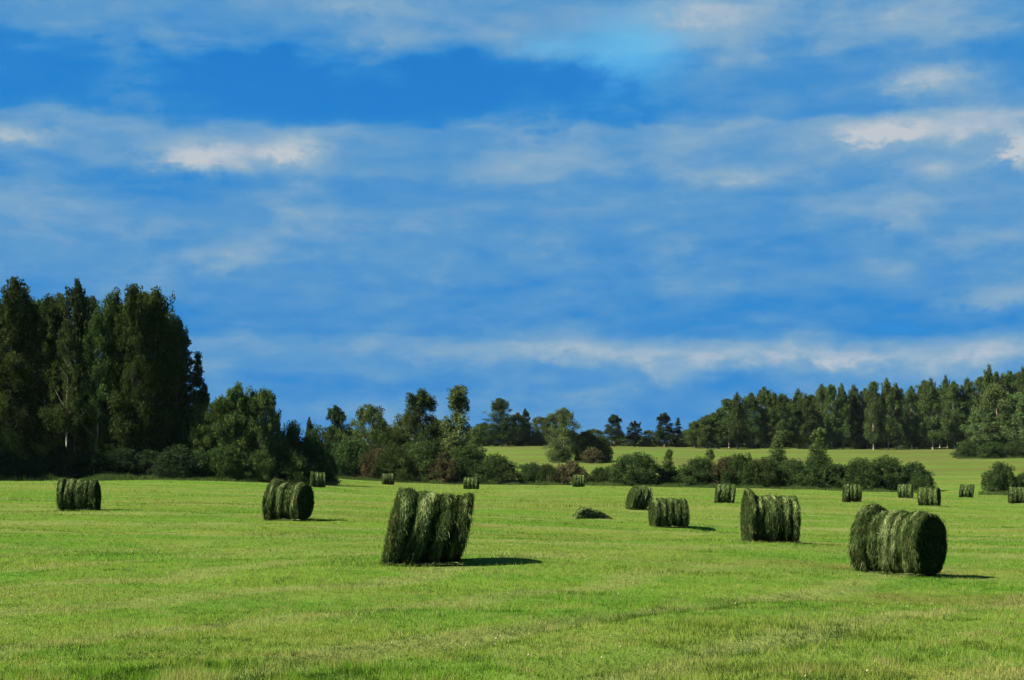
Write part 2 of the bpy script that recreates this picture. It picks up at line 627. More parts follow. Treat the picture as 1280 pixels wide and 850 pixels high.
def bale_meshes(W, Rd, shear, taper, bands, ear, seed, dist):
    rng = np.random.default_rng(seed)
    near = dist < 62
    nt_, nx = (150, 90) if near else (72, 44)
    edges = np.linspace(-.5, .5, bands + 1)
    edges[1:-1] += rng.normal(0, .042, bands - 1)
    bandr = rng.normal(0, .014, bands)
    bamp = rng.uniform(.55, 1.15, bands)
    bandr[0] += ear * .45
    amp = .052 if near else .065

    def radius(u, th):
        """u in -.5...5 along axis, th angle (0 = +y away, pi/2 = up)"""
        wob = (fbm(th * 1.3 + 9, u * 0 + seed, seed, 2) - .5) * .07
        uu = u + wob
        b = np.clip(np.searchsorted(edges, uu) - 1, 0, bands - 1)
        lo, hi = edges[b], edges[b + 1]
        s = np.clip((uu - lo) / (hi - lo), 0, 1)
        s = np.where(b == 0, np.maximum(s, .5 * (s > .5) + s * (s <= .5)), s)
        half = 2 * s - 1
        half = np.where((b == 0) & (half < 0), half * .45, half)
        half = np.where((b == bands - 1) & (half > 0), half * .45, half)
        prof = np.clip(1 - np.abs(half) ** 2.2, 0, 1) ** .8
        r = Rd * (1 - taper * (u + .5)) + bandr[b] + amp * bamp[b] * (prof - .75) + .03 * np.exp(-((half - .1) / .35) ** 2) * (fbm(th * 1.1 + b * 3.3, u * 0, seed + 5, 2) - .3)
        r = r + (fbm(th * 3.0 + b * 5.1, u * 8, seed + 3, 4) - .5) * .11
        r = r + ear * np.exp(-((u + .44) / .10) ** 2) * np.clip(np.sin(th), 0, 1) ** 4
        # rounded shoulders
        ed = np.clip((.5 - np.abs(u)) / .06, 0, 1)
        r = r - .012 * (1 - ed) ** 2
        return r

    def place(u, th, r):
        x = u * W
        y = np.cos(th) * r
        z = np.sin(th) * r + Rd * .94
        # weight: belly spreads and the foot is flat
        fl = np.clip((.30 - z) / .30, 0, 1.4)
        y = y * (1 + .16 * fl)
        z = np.where(z < .0, z * .12, z)
        x = x + shear * z
        return np.stack([x, y, z], -1)

    u = np.linspace(-.5, .5, nx)
    th = np.arange(nt_) * 2 * math.pi / nt_
    U, TH_ = np.meshgrid(u, th, indexing='ij')
    r = radius(U.ravel(), TH_.ravel()).reshape(U.shape)
    V = place(U, TH_, r).reshape(-1, 3)
    i, j = np.meshgrid(np.arange(nx - 1), np.arange(nt_), indexing='ij')
    j2 = (j + 1) % nt_
    Fq = np.stack([i * nt_ + j, i * nt_ + j2, (i + 1) * nt_ + j2, (i + 1) * nt_ + j], -1).reshape(-1, 4)
    mb = MB()
    mb.add(V, Fq, np.clip(.34 + 1.0 * (fbm(TH_.ravel() * 9, U.ravel() * 22, seed + 8, 3) - .5), 0, 1))
    ns = 17000 if dist < 30 else (9000 if near else 1500)
    wsc = max(.0085, .00030 * dist)
    su = rng.uniform(-.5, .5, ns)
    st = rng.uniform(0, 2 * math.pi, ns)
    p0 = place(su, st, radius(su, st))
    e = .02
    p1 = place(su, st + e, radius(su, st))
    pu = place(su + .004, st, radius(su, st))
    T = (p1 - p0)
    T /= np.linalg.norm(T, axis=1)[:, None]
    T = T + rng.normal(0, .30, (ns, 3))
    T /= np.linalg.norm(T, axis=1)[:, None]
    Nn = np.cross(pu - p0, p1 - p0)
    Nn /= np.linalg.norm(Nn, axis=1)[:, None] + 1e-9
    cen = np.stack([p0[:, 0] * 0 + p0[:, 0], p0[:, 1] * 0, p0[:, 1] * 0 + Rd], -1)
    flip = np.sum(Nn * (p0 - cen), 1) < 0
    Nn[flip] *= -1
    ok = p0[:, 2] > .02
    L = rng.uniform(.05, .17, ns)
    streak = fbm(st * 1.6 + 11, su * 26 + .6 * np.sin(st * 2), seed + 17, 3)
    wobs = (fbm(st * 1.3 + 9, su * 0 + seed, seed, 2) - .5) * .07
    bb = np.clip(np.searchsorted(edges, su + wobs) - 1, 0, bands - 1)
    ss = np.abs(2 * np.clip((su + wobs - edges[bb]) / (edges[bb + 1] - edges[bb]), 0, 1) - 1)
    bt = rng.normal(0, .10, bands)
    tt = np.clip(.58 + 1.5 * (streak - .5) + bt[bb] - .62 * ss ** 1.8 + .15 * rng.normal(size=ns), 0, 1)  # groove shade painted into the strands: dark at band edges, pale on ridges
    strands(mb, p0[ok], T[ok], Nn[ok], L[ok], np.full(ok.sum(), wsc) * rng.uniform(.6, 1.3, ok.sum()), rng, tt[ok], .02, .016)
    side_mb = mb
    # ends: coiled faces, hay tinted dark in place of shade
    ends = []
    for sgn in (-1, 1):
        mb = MB()
        nr_ = 26 if near else 12
        ua = np.full(nt_, .5 * sgn)
        rr = radius(ua, th)
        vs = [place(ua[:1], th[:1], np.zeros(1)) + [[sgn * .015, 0, 0]]]
        fr = np.linspace(0, 1, nr_ + 1)[1:]
        for q in fr:
            v = place(ua, th, rr * q * .995)
            spir = np.cos((q * rr * 2 * math.pi / .11) + th) * .012
            bul = .02 * (1 - q ** 3) + spir * (q < .97) + (fbm(th * 3 + q * 11, th * 0 + q * 9, seed + 6 + sgn, 3) - .5) * .03 * (q < .97)
            v[:, 0] += sgn * bul
            vs.append(v)
        V = np.concatenate(vs)
        Fq = []
        for a_ in range(len(fr) - 1):
            b0, b1 = 1 + a_ * nt_, 1 + (a_ + 1) * nt_
            for q in range(nt_):
                f4 = (b0 + q, b0 + (q + 1) % nt_, b1 + (q + 1) % nt_, b1 + q)
                Fq.append(f4 if sgn < 0 else f4[::-1])
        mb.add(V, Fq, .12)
        # hub as quads
        hub = []
        for q in range(0, nt_, 2):
            f4 = (0, 1 + (q + 2) % nt_, 1 + (q + 1) % nt_, 1 + q)
            hub.append(f4 if sgn < 0 else f4[::-1])
        mb.f.append(np.asarray(hub))
        m_ = 2600 if near else 400
        q = np.sqrt(rng.random(m_))
        a_ = rng.random(m_) * 2 * math.pi
        ue = np.full(m_, .5 * sgn)
        p0 = place(ue, a_, radius(ue, a_) * q)
        p0[:, 0] += sgn * (.02 * (1 - q ** 3) + .008)
        T = np.stack([np.zeros(m_), -np.sin(a_), np.cos(a_)], -1) + rng.normal(0, .3, (m_, 3))
        T /= np.linalg.norm(T, axis=1)[:, None]
        Nn = np.tile([float(sgn), 0, 0], (m_, 1))
        strands(mb, p0, T, Nn, rng.uniform(.06, .2, m_), np.full(m_, wsc) * rng.uniform(.6, 1.2, m_), rng, np.clip(rng.beta(1.4, 4.0, m_), 0, 1), 0, .008)  # strand tints skewed dark, painted shade on the end
        ends.append(mb.mesh('end_face', [M_hay]))
    # loose hanging hay: tufts on the shoulders and round the foot
    mb = side_mb
    m_ = 800 if dist < 30 else (500 if near else 110)
    su = np.where(rng.random(m_) < .5, rng.choice([-.49, .49], m_) + rng.normal(0, .02, m_), rng.uniform(-.5, .5, m_))
    st = np.where(rng.random(m_) < .45, rng.uniform(math.pi * 1.02, math.pi * 1.25, m_), rng.uniform(.2, math.pi * 1.2, m_))
    p0 = place(su, st, radius(np.clip(su, -.5, .5), st) + .01)
    p0[:, 2] = np.maximum(p0[:, 2], .03)
    T = rng.normal(0, .5, (m_, 3)) + np.stack([np.sign(su) * .3, np.cos(st) * .5, -np.ones(m_) * .9], -1)
    T /= np.linalg.norm(T, axis=1)[:, None]
    Nn = np.stack([np.sign(su) * .3, np.cos(st), np.sin(st)], -1)
    Nn /= np.linalg.norm(Nn, axis=1)[:, None]
    strands(mb, p0, T, Nn, rng.uniform(.06, .16, m_), np.full(m_, wsc) * rng.uniform(.5, .9, m_), rng, rng.beta(2.0, 2.2, m_), .04, .03)
    # stalks lying in the grass round the foot
    m_ = 420 if near else 60
    su = rng.uniform(-.55, .55, m_)
    sg = np.where(rng.random(m_) < .75, -1.0, 1.0)
    p0 = np.stack([su * W, sg * (Rd * .62 + np.abs(rng.normal(0, .13, m_))), rng.uniform(.02, .07, m_)], -1)
    T = rng.normal(0, 1, (m_, 3)) * [1, 1, .15]
    T /= np.linalg.norm(T, axis=1)[:, None]
    strands(mb, p0, T, np.tile([0, 0, 1.0], (m_, 1)), rng.uniform(.08, .22, m_), np.full(m_, wsc), rng, rng.beta(2.5, 2, m_), 0, .02)
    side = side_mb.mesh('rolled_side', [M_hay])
    return side, ends


for k, (px, py, d, W, Rd, yaw, shear, taper, bands, ear, lab) in enumerate(BALES):
    x, y, _ = P(px, py, d)
    side, ends = bale_meshes(W, Rd, shear, taper, bands, ear, 20 + k * 3, d)
    # keep the visible middle of a leaning bale over its pixel
    e = empty('hay_bale', (x - shear * Rd * .6, y, hz(x, y) - .02), R(yaw))
    tag(e, lab, 'hay bale', 'round hay bales scattered over the mown field')
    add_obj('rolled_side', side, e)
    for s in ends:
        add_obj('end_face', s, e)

# low hay heap


def heap():
    rng = np.random.default_rng(99)
    nu, nv = 60, 30
    mb = MB()
    gxx, gyy = np.meshgrid(np.linspace(-.9, .95, nu), np.linspace(-.7, .7, nv), indexing='ij')
    line = (gxx - (-.42)) * -.56 + (gyy - (-.5)) * .83            # distance behind the broken face
    hh = np.minimum.reduce([.62 * np.clip((gxx + .85) / .55, 0, 1) ** .7, .48 * (1 - np.clip((gxx + .25) / 1.15, 0, 1)) ** .8,
                            np.clip(line / .12, 0, 1) * .6, np.clip((.66 - gyy) / .35, 0, 1) ** .7 * .6])
    hh = hh * (.85 + .3 * fbm(gxx * 5 + 5, gyy * 5, 77, 3)) + (fbm(gxx * 12, gyy * 12, 78, 2) - .5) * .05 * (hh > .02)
    V = np.stack([gxx, gyy, hh - .05], -1).reshape(-1, 3)
    Fq = [(a * nv + b, (a + 1) * nv + b, (a + 1) * nv + b + 1, a * nv + b + 1) for a in range(nu - 1) for b in range(nv - 1)]
    mb.add(V, Fq, .4)
    pick = rng.choice(np.nonzero(V[:, 2] > .02)[0], 2600)
    p0 = V[pick]
    T = rng.normal(0, 1, (2600, 3)) * [1, 1, .4]
    T /= np.linalg.norm(T, axis=1)[:, None]
    Nn = p0 * [1, 1, .5] + [0, 0, .35]
    Nn /= np.linalg.norm(Nn, axis=1)[:, None]
    T -= Nn * np.sum(T * Nn, 1)[:, None]
    T /= np.linalg.norm(T, axis=1)[:, None]
    strands(mb, p0, T, Nn, rng.uniform(.1, .28, 2600), np.full(2600, .02), rng, rng.beta(2.6, 2.2, 2600), .02, .03)
    return mb.mesh('hay_heap', [M_hay])


x, y, _ = P(741, 648, 62)
o = add_obj('hay_heap', heap())
o.location = (x, y, hz(x, y))
tag(o, 'low collapsed heap of hay lying left of the squat bale', 'hay heap')

# ------------------------------------------------------------------ trees


def leaves(mb, C, size, rng, tint_, up=.35):
    n = len(C)
    nrm = rng.normal(0, 1, (n, 3)) + [0, 0, up]
    nrm /= np.linalg.norm(nrm, axis=1)[:, None]
    a = np.cross(nrm, rng.normal(0, 1, (n, 3)))
    a /= np.linalg.norm(a, axis=1)[:, None] + 1e-9
    b = np.cross(nrm, a)
    s = (size * rng.uniform(.55, 1.35, n))[:, None] * .5
    V = np.stack([C - a * s * 1.25, C - b * s * .62, C + a * s * 1.25, C + b * s * .62], 1).reshape(-1, 3)
    mb.add(V, np.arange(n * 4).reshape(-1, 4), np.repeat(tint_, 4))


def profile(kind, t):
    if kind == 'aspen':
        return (.66 + .55 * t) * np.clip(1 - t, 0, 1) ** .66 * 1.16
    if kind == 'round':
        return np.sqrt(np.clip(1 - (1.75 * t - .72) ** 2, .0, 1))
    if kind == 'poplar':
        return (.55 + 1.1 * t) * np.clip(1 - t, 0, 1) ** .8
    if kind == 'cone':
        return np.clip(1 - t, 0, 1) ** .9
    if kind == 'pine':
        return np.where(t < .25, .6, 1.0) * np.sqrt(np.clip(1 - t ** 2.2, 0, 1))
    return np.sqrt(np.clip(1 - t ** 2, 0, 1))


def make_tree(kind, seed, H, Wd, z0, nclump, nleaf, lsize, mleaf, mbark, tr=.16, cl=.085, bare=.0):
    """trunk mesh (stem + limbs) and crown mesh; H height, Wd crown width, z0 crown base as share of H"""
    rng = np.random.default_rng(seed)
    bend = rng.normal(0, .018 * H, 2)
    ph = rng.random(2) * 6

    def axis(z):
        t = z / H
        return np.stack([bend[0] * t + .012 * H * np.sin(t * 5 + ph[0]) * t, bend[1] * t + .012 * H * np.sin(t * 4 + ph[1]) * t, z], -1)

    tb, cb = MB(), MB()
    zs = np.linspace(-.15, H * .97, 16)
    tb.tube(axis(zs), tr * (1 - zs / H * .93) ** 1.1 * (1 + .5 * np.exp(-np.clip(zs, 0, 99) / .35)), 8)
    # clumps
    Cc, Rr = [], []
    for q in range(nclump):
        t = rng.random() ** (1.0 if kind not in ('cone',) else 1.4)
        if kind == 'aspen':
            t = rng.random() ** .9
        ph_ = rng.random() * 2 * math.pi
        rr = float(profile(kind, np.array(t))) * Wd / 2
        f = rng.random() ** .45
        lob = 1 + .28 * math.sin(2 * ph_ + seed) + .2 * math.sin(3 * ph_ + 4 * t + seed * 2.0)
        z = H * (z0 + (1 - z0) * t * .97)
        c0 = axis(np.array(z))
        off = rr * f * lob * rng.uniform(.75, 1.12)
        c = c0 + [math.cos(ph_) * off, math.sin(ph_) * off, rng.normal(0, .02 * H)]
        Cc.append(c)
        Rr.append(cl * H * rng.uniform(.6, 1.25) * (1 - .45 * t))
        if kind == 'cone':
            c[2] -= off * .22
        if q % 2 == 0 and off > .25:
            zb = max(H * z0 * .7, z - off * rng.uniform(.5, 1.1)) if kind != 'cone' else z + .1
            p0 = axis(np.array(min(zb, H * .93)))
            mid = (p0 + c) / 2 + [0, 0, -.08 * off]
            r0 = tr * .38 * (1 - zb / H * .8)
            tb.tube([p0, mid, c], [r0, r0 * .6, r0 * .2], 5)
    # ragged leading shoots on the crown top
    if kind not in ('cone', 'bush'):
        for q in range(int(nclump * .16)):
            ph_ = rng.random() * 2 * math.pi
            off = Wd * .5 * rng.random() * .55
            zt = H * rng.uniform(.86, 1.0) - off * .45
            c = axis(np.array(min(zt, H * .98))) + [math.cos(ph_) * off, math.sin(ph_) * off, 0]
            for s_ in range(3):
                Cc.append(c + [rng.normal(0, .08), rng.normal(0, .08), -s_ * .035 * H])
                Rr.append(cl * H * .42)
    Cc, Rr = np.array(Cc), np.array(Rr)
    wgt = Rr ** 2
    idx = rng.choice(len(Cc), nleaf, p=wgt / wgt.sum())
    dv = rng.normal(0, 1, (nleaf, 3))
    dv /= np.linalg.norm(dv, axis=1)[:, None]
    dv *= (rng.random(nleaf) ** .5)[:, None]
    sq = np.array([1.05, 1.05, 1.05]) if kind not in ('poplar', 'aspen') else np.array([.95, .95, 1.25])
    if kind == 'cone':
        sq = np.array([1.25, 1.25, .5])
    if kind == 'pine':
        sq = np.array([1.0, 1.0, .95])
    L = Cc[idx] + dv * Rr[idx][:, None] * sq
    ctint = rng.normal(0, .17, len(Cc))
    tt = np.clip(.48 + ctint[idx] * .9 + rng.normal(0, .11, nleaf), 0, 1)
    L[:, 2] = np.maximum(L[:, 2], .08)
    leaves(cb, L, lsize, rng, tt)
    # a few twigs outside the clumps soften the outline
    return tb.mesh('trunk', [mbark], True), cb.mesh('crown', [mleaf])


def make_bush(seed, H, Wd, nclump, nleaf, lsize, mleaf, droop=0):
    rng = np.random.default_rng(seed)
    tb, cb = MB(), MB()
    Cc, Rr = [], []
    nst = 9
    for q in range(nst):
        a = rng.random() * 2 * math.pi
        rr = Wd * .36 * math.sqrt(rng.random())
        top = np.array([math.cos(a) * rr, math.sin(a) * rr, H * rng.uniform(.55, .95) * (1 - .5 * (rr / (Wd * .5)) ** 2)])
        b = np.array([math.cos(a) * rr * .25, math.sin(a) * rr * .25, -.1])
        tb.tube([b, (b + top) / 2 + rng.normal(0, .1, 3), top], [.045, .032, .012], 5)
    for q in range(nclump):
        a = rng.random() * 2 * math.pi
        t = rng.random() ** 1.25
        lob = 1 + .30 * math.sin(2 * a + seed) + .24 * math.sin(5 * a + seed * 1.7)
        rr = Wd * .5 * math.sqrt(max(0, 1 - t ** 2.2)) * rng.random() ** .4 * lob * .9
        zt = H * (t * (.86 + .12 * math.sin(3 * a + seed * 2.3)) * .95 + .04)
        Cc.append([math.cos(a) * rr, math.sin(a) * rr, zt])
        Rr.append(H * rng.uniform(.08, .17))
    # upright shoots
    for q in range(int(nclump * .45)):
        a = rng.random() * 2 * math.pi
        rr = Wd * .45 * math.sqrt(rng.random())
        z1 = H * rng.uniform(.72, 1.1) * math.sqrt(max(.05, 1 - (rr / (Wd * .5)) ** 2 * .9))
        for s_ in range(4):
            Cc.append([math.cos(a) * rr + rng.normal(0, .04), math.sin(a) * rr + rng.normal(0, .04), z1 - s_ * .06 * H])
            Rr.append(H * (.03 + .014 * s_))
    Cc, Rr = np.array(Cc), np.array(Rr)
    wgt = Rr ** 2
    idx = rng.choice(len(Cc), nleaf, p=wgt / wgt.sum())
    dv = rng.normal(0, 1, (nleaf, 3))
    dv /= np.linalg.norm(dv, axis=1)[:, None]
    dv *= (rng.random(nleaf) ** .45)[:, None]
    L = Cc[idx] + dv * Rr[idx][:, None] * [1.2, 1.2, .9]
    L[:, 2] = np.abs(L[:, 2]) + .03
    ct = rng.normal(0, .17, len(Cc))
    leaves(cb, L, lsize, rng, np.clip(.47 + ct[idx] + rng.normal(0, .17, nleaf), 0, 1))
    return tb.mesh('stem', [M_barkdark], True), cb.mesh('foliage', [mleaf])


PROTO = {}


def proto(key):
    """key -> (name, category, H, W, trunk, crown, child names)"""
    if key in PROTO:
        return PROTO[key]
    k, s = key[0], int(key[1:])
    if k == 'a':      # aspen, tall, pale trunk
        H, Wd = 17.0, 6.0
        t, c = make_tree('aspen', 100 + s, H, Wd, .10, 210, 32000, .19, M_leafdark, M_barkpale, .13, .052)
        r = ('aspen_tree', 'tree', H, Wd, t, c)
    elif k == 't':    # thin-crowned aspen showing its pale trunk
        H, Wd = 17.0, 5.0
        t, c = make_tree('aspen', 150 + s, H, Wd, .34, 95, 11000, .19, M_leafdark, M_barkpale, .15, .045)
        r = ('aspen_tree', 'tree', H, Wd, t, c)
    elif k == 'r':    # round broadleaf
        H, Wd = 10.0, 7.0
        t, c = make_tree('round', 200 + s, H, Wd, .02, 170, 26000, .20, M_leaf, M_barkpale, .14, .085)
        r = ('leafy_tree', 'tree', H, Wd, t, c)
    elif k == 'l':    # long-trunked wood tree, bare lower stem
        H, Wd = 17.0, 6.5
        t, c = make_tree('aspen' if s % 2 else 'round', 250 + s, H, Wd, .15, 170, 22000, .24, M_leaf, M_barkpale, .21, .060)
        r = ('birch_tree', 'tree', H, Wd, t, c)
    elif k == 'p':    # poplar
        H, Wd = 11.0, 3.8
        t, c = make_tree('poplar', 300 + s, H, Wd, .04, 110, 14000, .19, M_leafgrey, M_barkdark, .12, .07)
        r = ('poplar_tree', 'tree', H, Wd, t, c)
    elif k == 's':    # spruce
        H, Wd = 16.0, 6.4
        t, c = make_tree('cone', 400 + s, H, Wd, .05, 230, 24000, .20, M_needle, M_barkdark, .19, .05)
        r = ('spruce_tree', 'tree', H, Wd, t, c)
    elif k == 'n':    # pine
        H, Wd = 12.0, 5.0
        t, c = make_tree('aspen', 500 + s, H, Wd, .26, 90, 12000, .22, M_needle, M_barkdark, .16, .062)
        r = ('pine_tree', 'tree', H, Wd, t, c)
    elif k == 'g':    # pale grey-green willow-like tree
        H, Wd = 12.0, 7.0
        t, c = make_tree('round', 600 + s, H, Wd, .02, 170, 24000, .21, M_leafgrey, M_barkpale, .13, .085)
        r = ('willow_tree', 'tree', H, Wd, t, c)
    elif k == 'b':
        H, Wd = 4.0, 5.0
        t, c = make_bush(700 + s, H, Wd, 130, 18000, .15, M_bush)
        r = ('bush', 'bush', H, Wd, t, c)
    elif k == 'u':    # undergrowth, shade of the wood's foot put into darker leaf colour
        H, Wd = 4.0, 5.0
        t, c = make_bush(860 + s, H, Wd, 130, 18000, .15, M_needle)
        r = ('bush', 'bush', H, Wd, t, c)
    elif k == 'd':    # dry bush
        H, Wd = 3.6, 5.0
        t, c = make_bush(800 + s, H, Wd, 95, 10000, .17, M_bushbrown)
        r = ('dry_bush', 'bush', H, Wd, t, c)
    PROTO[key] = r
    return r


def grow(key, px, d, top, wpx, label, group, base=None, lean=0):
    name, cat, H, Wd, tm, cm = proto(key)
    x, y, _ = P(px, 600, d)
    z = hz(x, y)
    ztop = P(px, top, d)[2]
    sz = max(.08, (ztop - z) / H)
    sx = wpx / F * d / Wd
    rz = RNG.random() * 6.28
    e = empty(name, (x, y, z - .05), rz, (sx, sx, sz))
    if lean:
        e.rotation_euler = (0, R(lean), 0)
    tag(e, label, cat, group)
    if name.endswith('bush'):
        add_obj('stem', tm, e)
        add_obj('foliage', cm, e)
    else:
        add_obj('trunk', tm, e)
        add_obj('crown', cm, e)
    return e


ORD = ['first', 'second', 'third', 'fourth', 'fifth', 'sixth', 'seventh', 'eighth', 'ninth', 'tenth', 'eleventh', 'twelfth', 'thirteenth',
       'fourteenth', 'fifteenth', 'sixteenth', 'seventeenth', 'eighteenth', 'nineteenth', 'twentieth', 'twenty-first', 'twenty-second',
       'twenty-third', 'twenty-fourth', 'twenty-fifth', 'twenty-sixth', 'twenty-seventh', 'twenty-eighth', 'twenty-ninth', 'thirtieth']

# left wood, front row: px, distance, top row, crown width px, key, label
GL = 'tall trees of the left wood'
for key, px, d, top, w, lab in [
    ('a1', -38, 128, 352, 87, 'tall aspen cut off by the left edge of the photo'),
    ('a2', 3, 128, 346, 77, 'tallest leafy aspen at the left edge, its ragged top highest of all'),
    ('a3', 28, 130, 362, 70, 'pointed aspen just right of the left-edge aspen'),
    ('a4', 54, 129, 366, 72, 'bushy-topped aspen between the pointed one and the dark blunt-topped conifer'),
    ('n2', 92, 129, 351, 58, 'dark conifer with a blunt tufted top rising above the left wood'),
    ('t1', 84, 126, 400, 52, 'aspen with long pale trunk in front of the dark blunt-topped conifer'),
    ('t2', 121, 126.5, 384, 52, 'pale-trunked aspen just right of the dark blunt-topped conifer'),
    ('a3', 142, 128, 366, 67, 'pointed aspen in the middle of the right half of the left wood'),
    ('t3', 160, 126.5, 392, 50, 'thin aspen with pale trunk in front of the right half of the left wood'),
    ('a2', 166, 127, 356, 72, 'tall open-crowned aspen near the right end of the left wood'),
    ('a4', 191, 128, 357, 72, 'tall aspen with tufted top, last high crown before the wood steps down'),
    ('a3', 207, 130, 392, 54, 'dark leafy tree on the wood\'s falling right shoulder'),
    ('a1', 217, 131, 402, 46, 'narrow dark tree wedged between the falling shoulder and the right-end spruce'),
    ('s2', 225, 131, 412, 70, 'dark spruce with boughs standing out against the sky at the wood\'s right end'),
    ('s1', 241, 129, 440, 58, 'lower dark spruce, outermost but one on the right end of the left wood'),
    ('a1', 252, 130, 480, 36, 'small ragged tree outermost on the right end of the left wood'),
    ('b1', 246, 128, 500, 50, 'black-shaded bush closing the right foot of the left wood'),
    ('r2', 66, 129.5, 505, 60, 'low rounded leafy tree below the long pale trunk'),
    ('r3', -12, 121, 530, 60, 'low leafy tree half cut by the left edge'),
]:
    grow(key, px, d, top, w, lab, GL)
for n, (key, px, d, top, w) in enumerate([('a3', -20, 138, 368, 90), ('a4', 16, 137, 366, 80), ('a1', 66, 137, 370, 80), ('a2', 106, 138, 374, 80), ('a1', 140, 138, 378, 86),
                                          ('a1', 178, 138, 368, 80), ('a3', 198, 139, 392, 60), ('s2', 60, 150, 400, 120), ('s1', -10, 134, 374, 66), ('a2', 40, 134, 376, 60), ('s2', 70, 134, 372, 62), ('a1', 106, 134, 372, 58), ('s1', 132, 134, 376, 60), ('s2', 154, 134, 372, 62), ('a4', 180, 134, 368, 56), ('s1', 200, 134, 384, 54), ('s2', 210, 134, 406, 56), ('s1', 150, 152, 410, 120),
                                          ('s1', 0, 152, 400, 120), ('s2', 205, 150, 436, 70)]):
    grow(key, px, d, top, w, 'tree standing deeper in the left wood, behind its front row', 'rear trees of the left wood')
for px, d, w in [(-96, 119, 92), (-150, 116, 100), (-215, 113, 100), (-290, 110, 110), (-370, 107, 110)]:
    grow('a%d' % (1 + (-px) % 4), px, d, 356, w, 'tree of the left wood standing beyond the left edge of the photo', 'left wood trees beyond the photo edge')
GU = 'undergrowth along the foot of the left wood'
for n, (px, top, w) in enumerate([(8, 572, 46), (44, 578, 40), (76, 566, 44), (112, 573, 46), (150, 568, 46), (186, 572, 44), (222, 566, 50), (252, 572, 32)]):
    grow('u%d' % (1 + n % 3), px, (119.0 if px < 100 else 122.5) + n % 3, top - 8, w * 1.25, 'dark bush at the foot of the left wood, %s from the left edge' % ORD[n], GU)

# leafy clump beside the wood and dark rounded bushes
GM = 'hedge trees between the left wood and the field gap'
for key, px, d, top, w, lab in [
    ('r2', 272, 127, 496, 54, 'leafy tree nearest the left wood, leaning out of its shade'),
    ('r1', 297, 127, 480, 62, 'tallest rounded leafy tree beside the left wood'),
    ('r3', 326, 128, 484, 56, 'sunlit rounded leafy tree, right half of the clump beside the left wood'),
    ('r1', 311, 131, 490, 64, 'leafy tree at the back of the rounded clump beside the left wood'),
    ('r3', 280, 132, 498, 60, 'shaded leafy tree at the back, between the left wood and the rounded clump'),
    ('r2', 341, 130, 512, 36, 'small leafy tree on the right flank of the rounded clump'),
    ('b3', 365, 133, 528, 50, 'dark domed bush touching the rounded leafy clump'),
    ('b2', 392, 134, 534, 54, 'dark domed bush falling away to the right above a far bale'),
    ('n1', 385, 168, 522, 20, 'small spiky treetop poking over the dark domed bushes'),
    ('b1', 285, 123, 556, 56, 'low bush in front of the clump beside the left wood'),
    ('b4', 325, 124, 562, 50, 'low bush below the sunlit rounded tree'),
    ('b2', 365, 128, 560, 54, 'low greener bush below the dark domed bushes'),
    ('b1', 402, 133, 562, 46, 'low bush directly behind the far bale under the domes'),
    ('n2', 420, 200, 507, 44, 'slim open-crowned tree at the gap right of the domed bushes'),
    ('r3', 459, 196, 504, 62, 'round-crowned hedge tree, first right of the slim open tree'),
    ('r1', 498, 200, 535, 46, 'low leafy tree filling the dip between two hedge trees'),
    ('a3', 524, 194, 488, 74, 'hedge tree with a bushy forked top left of the pointed one'),
    ('p1', 567, 192, 481, 54, 'pointed poplar, tallest in the middle hedge'),
    ('p2', 594, 188, 532, 30, 'small pale tree leaning at the right foot of the pointed poplar'),
    ('r2', 437, 206, 534, 52, 'low leafy tree between the slim open tree and the round-crowned one'),
    ('r3', 480, 207, 528, 54, 'low leafy tree right of the round-crowned hedge tree'),
    ('r1', 545, 205, 522, 50, 'low leafy tree between the forked-top tree and the pointed poplar'),
    ('r2', 586, 204, 536, 46, 'low leafy tree at the right of the pointed poplar'),
    ('r1', 415, 210, 532, 50, 'low leafy tree behind the slim open tree'),
    ('r3', 512, 206, 514, 58, 'leafy tree close behind the left side of the forked-top tree'),
    ('b4', 440, 186, 548, 64, 'hedge bush with brown twigs below the round-crowned tree'),
    ('d1', 470, 184, 562, 56, 'brownish hedge bush behind the tiny far bale'),
    ('b2', 492, 183, 556, 58, 'green hedge bush right of the tiny far bale'),
    ('b3', 530, 183, 552, 64, 'large hedge bush below the forked-top tree'),
    ('d2', 556, 181, 566, 46, 'dull brown-green bush at the foot of the pointed poplar'),
    ('b1', 584, 182, 556, 52, 'hedge bush just behind the bale with the dark right end'),
]:
    grow(key, px, d, top, w, lab, GM)

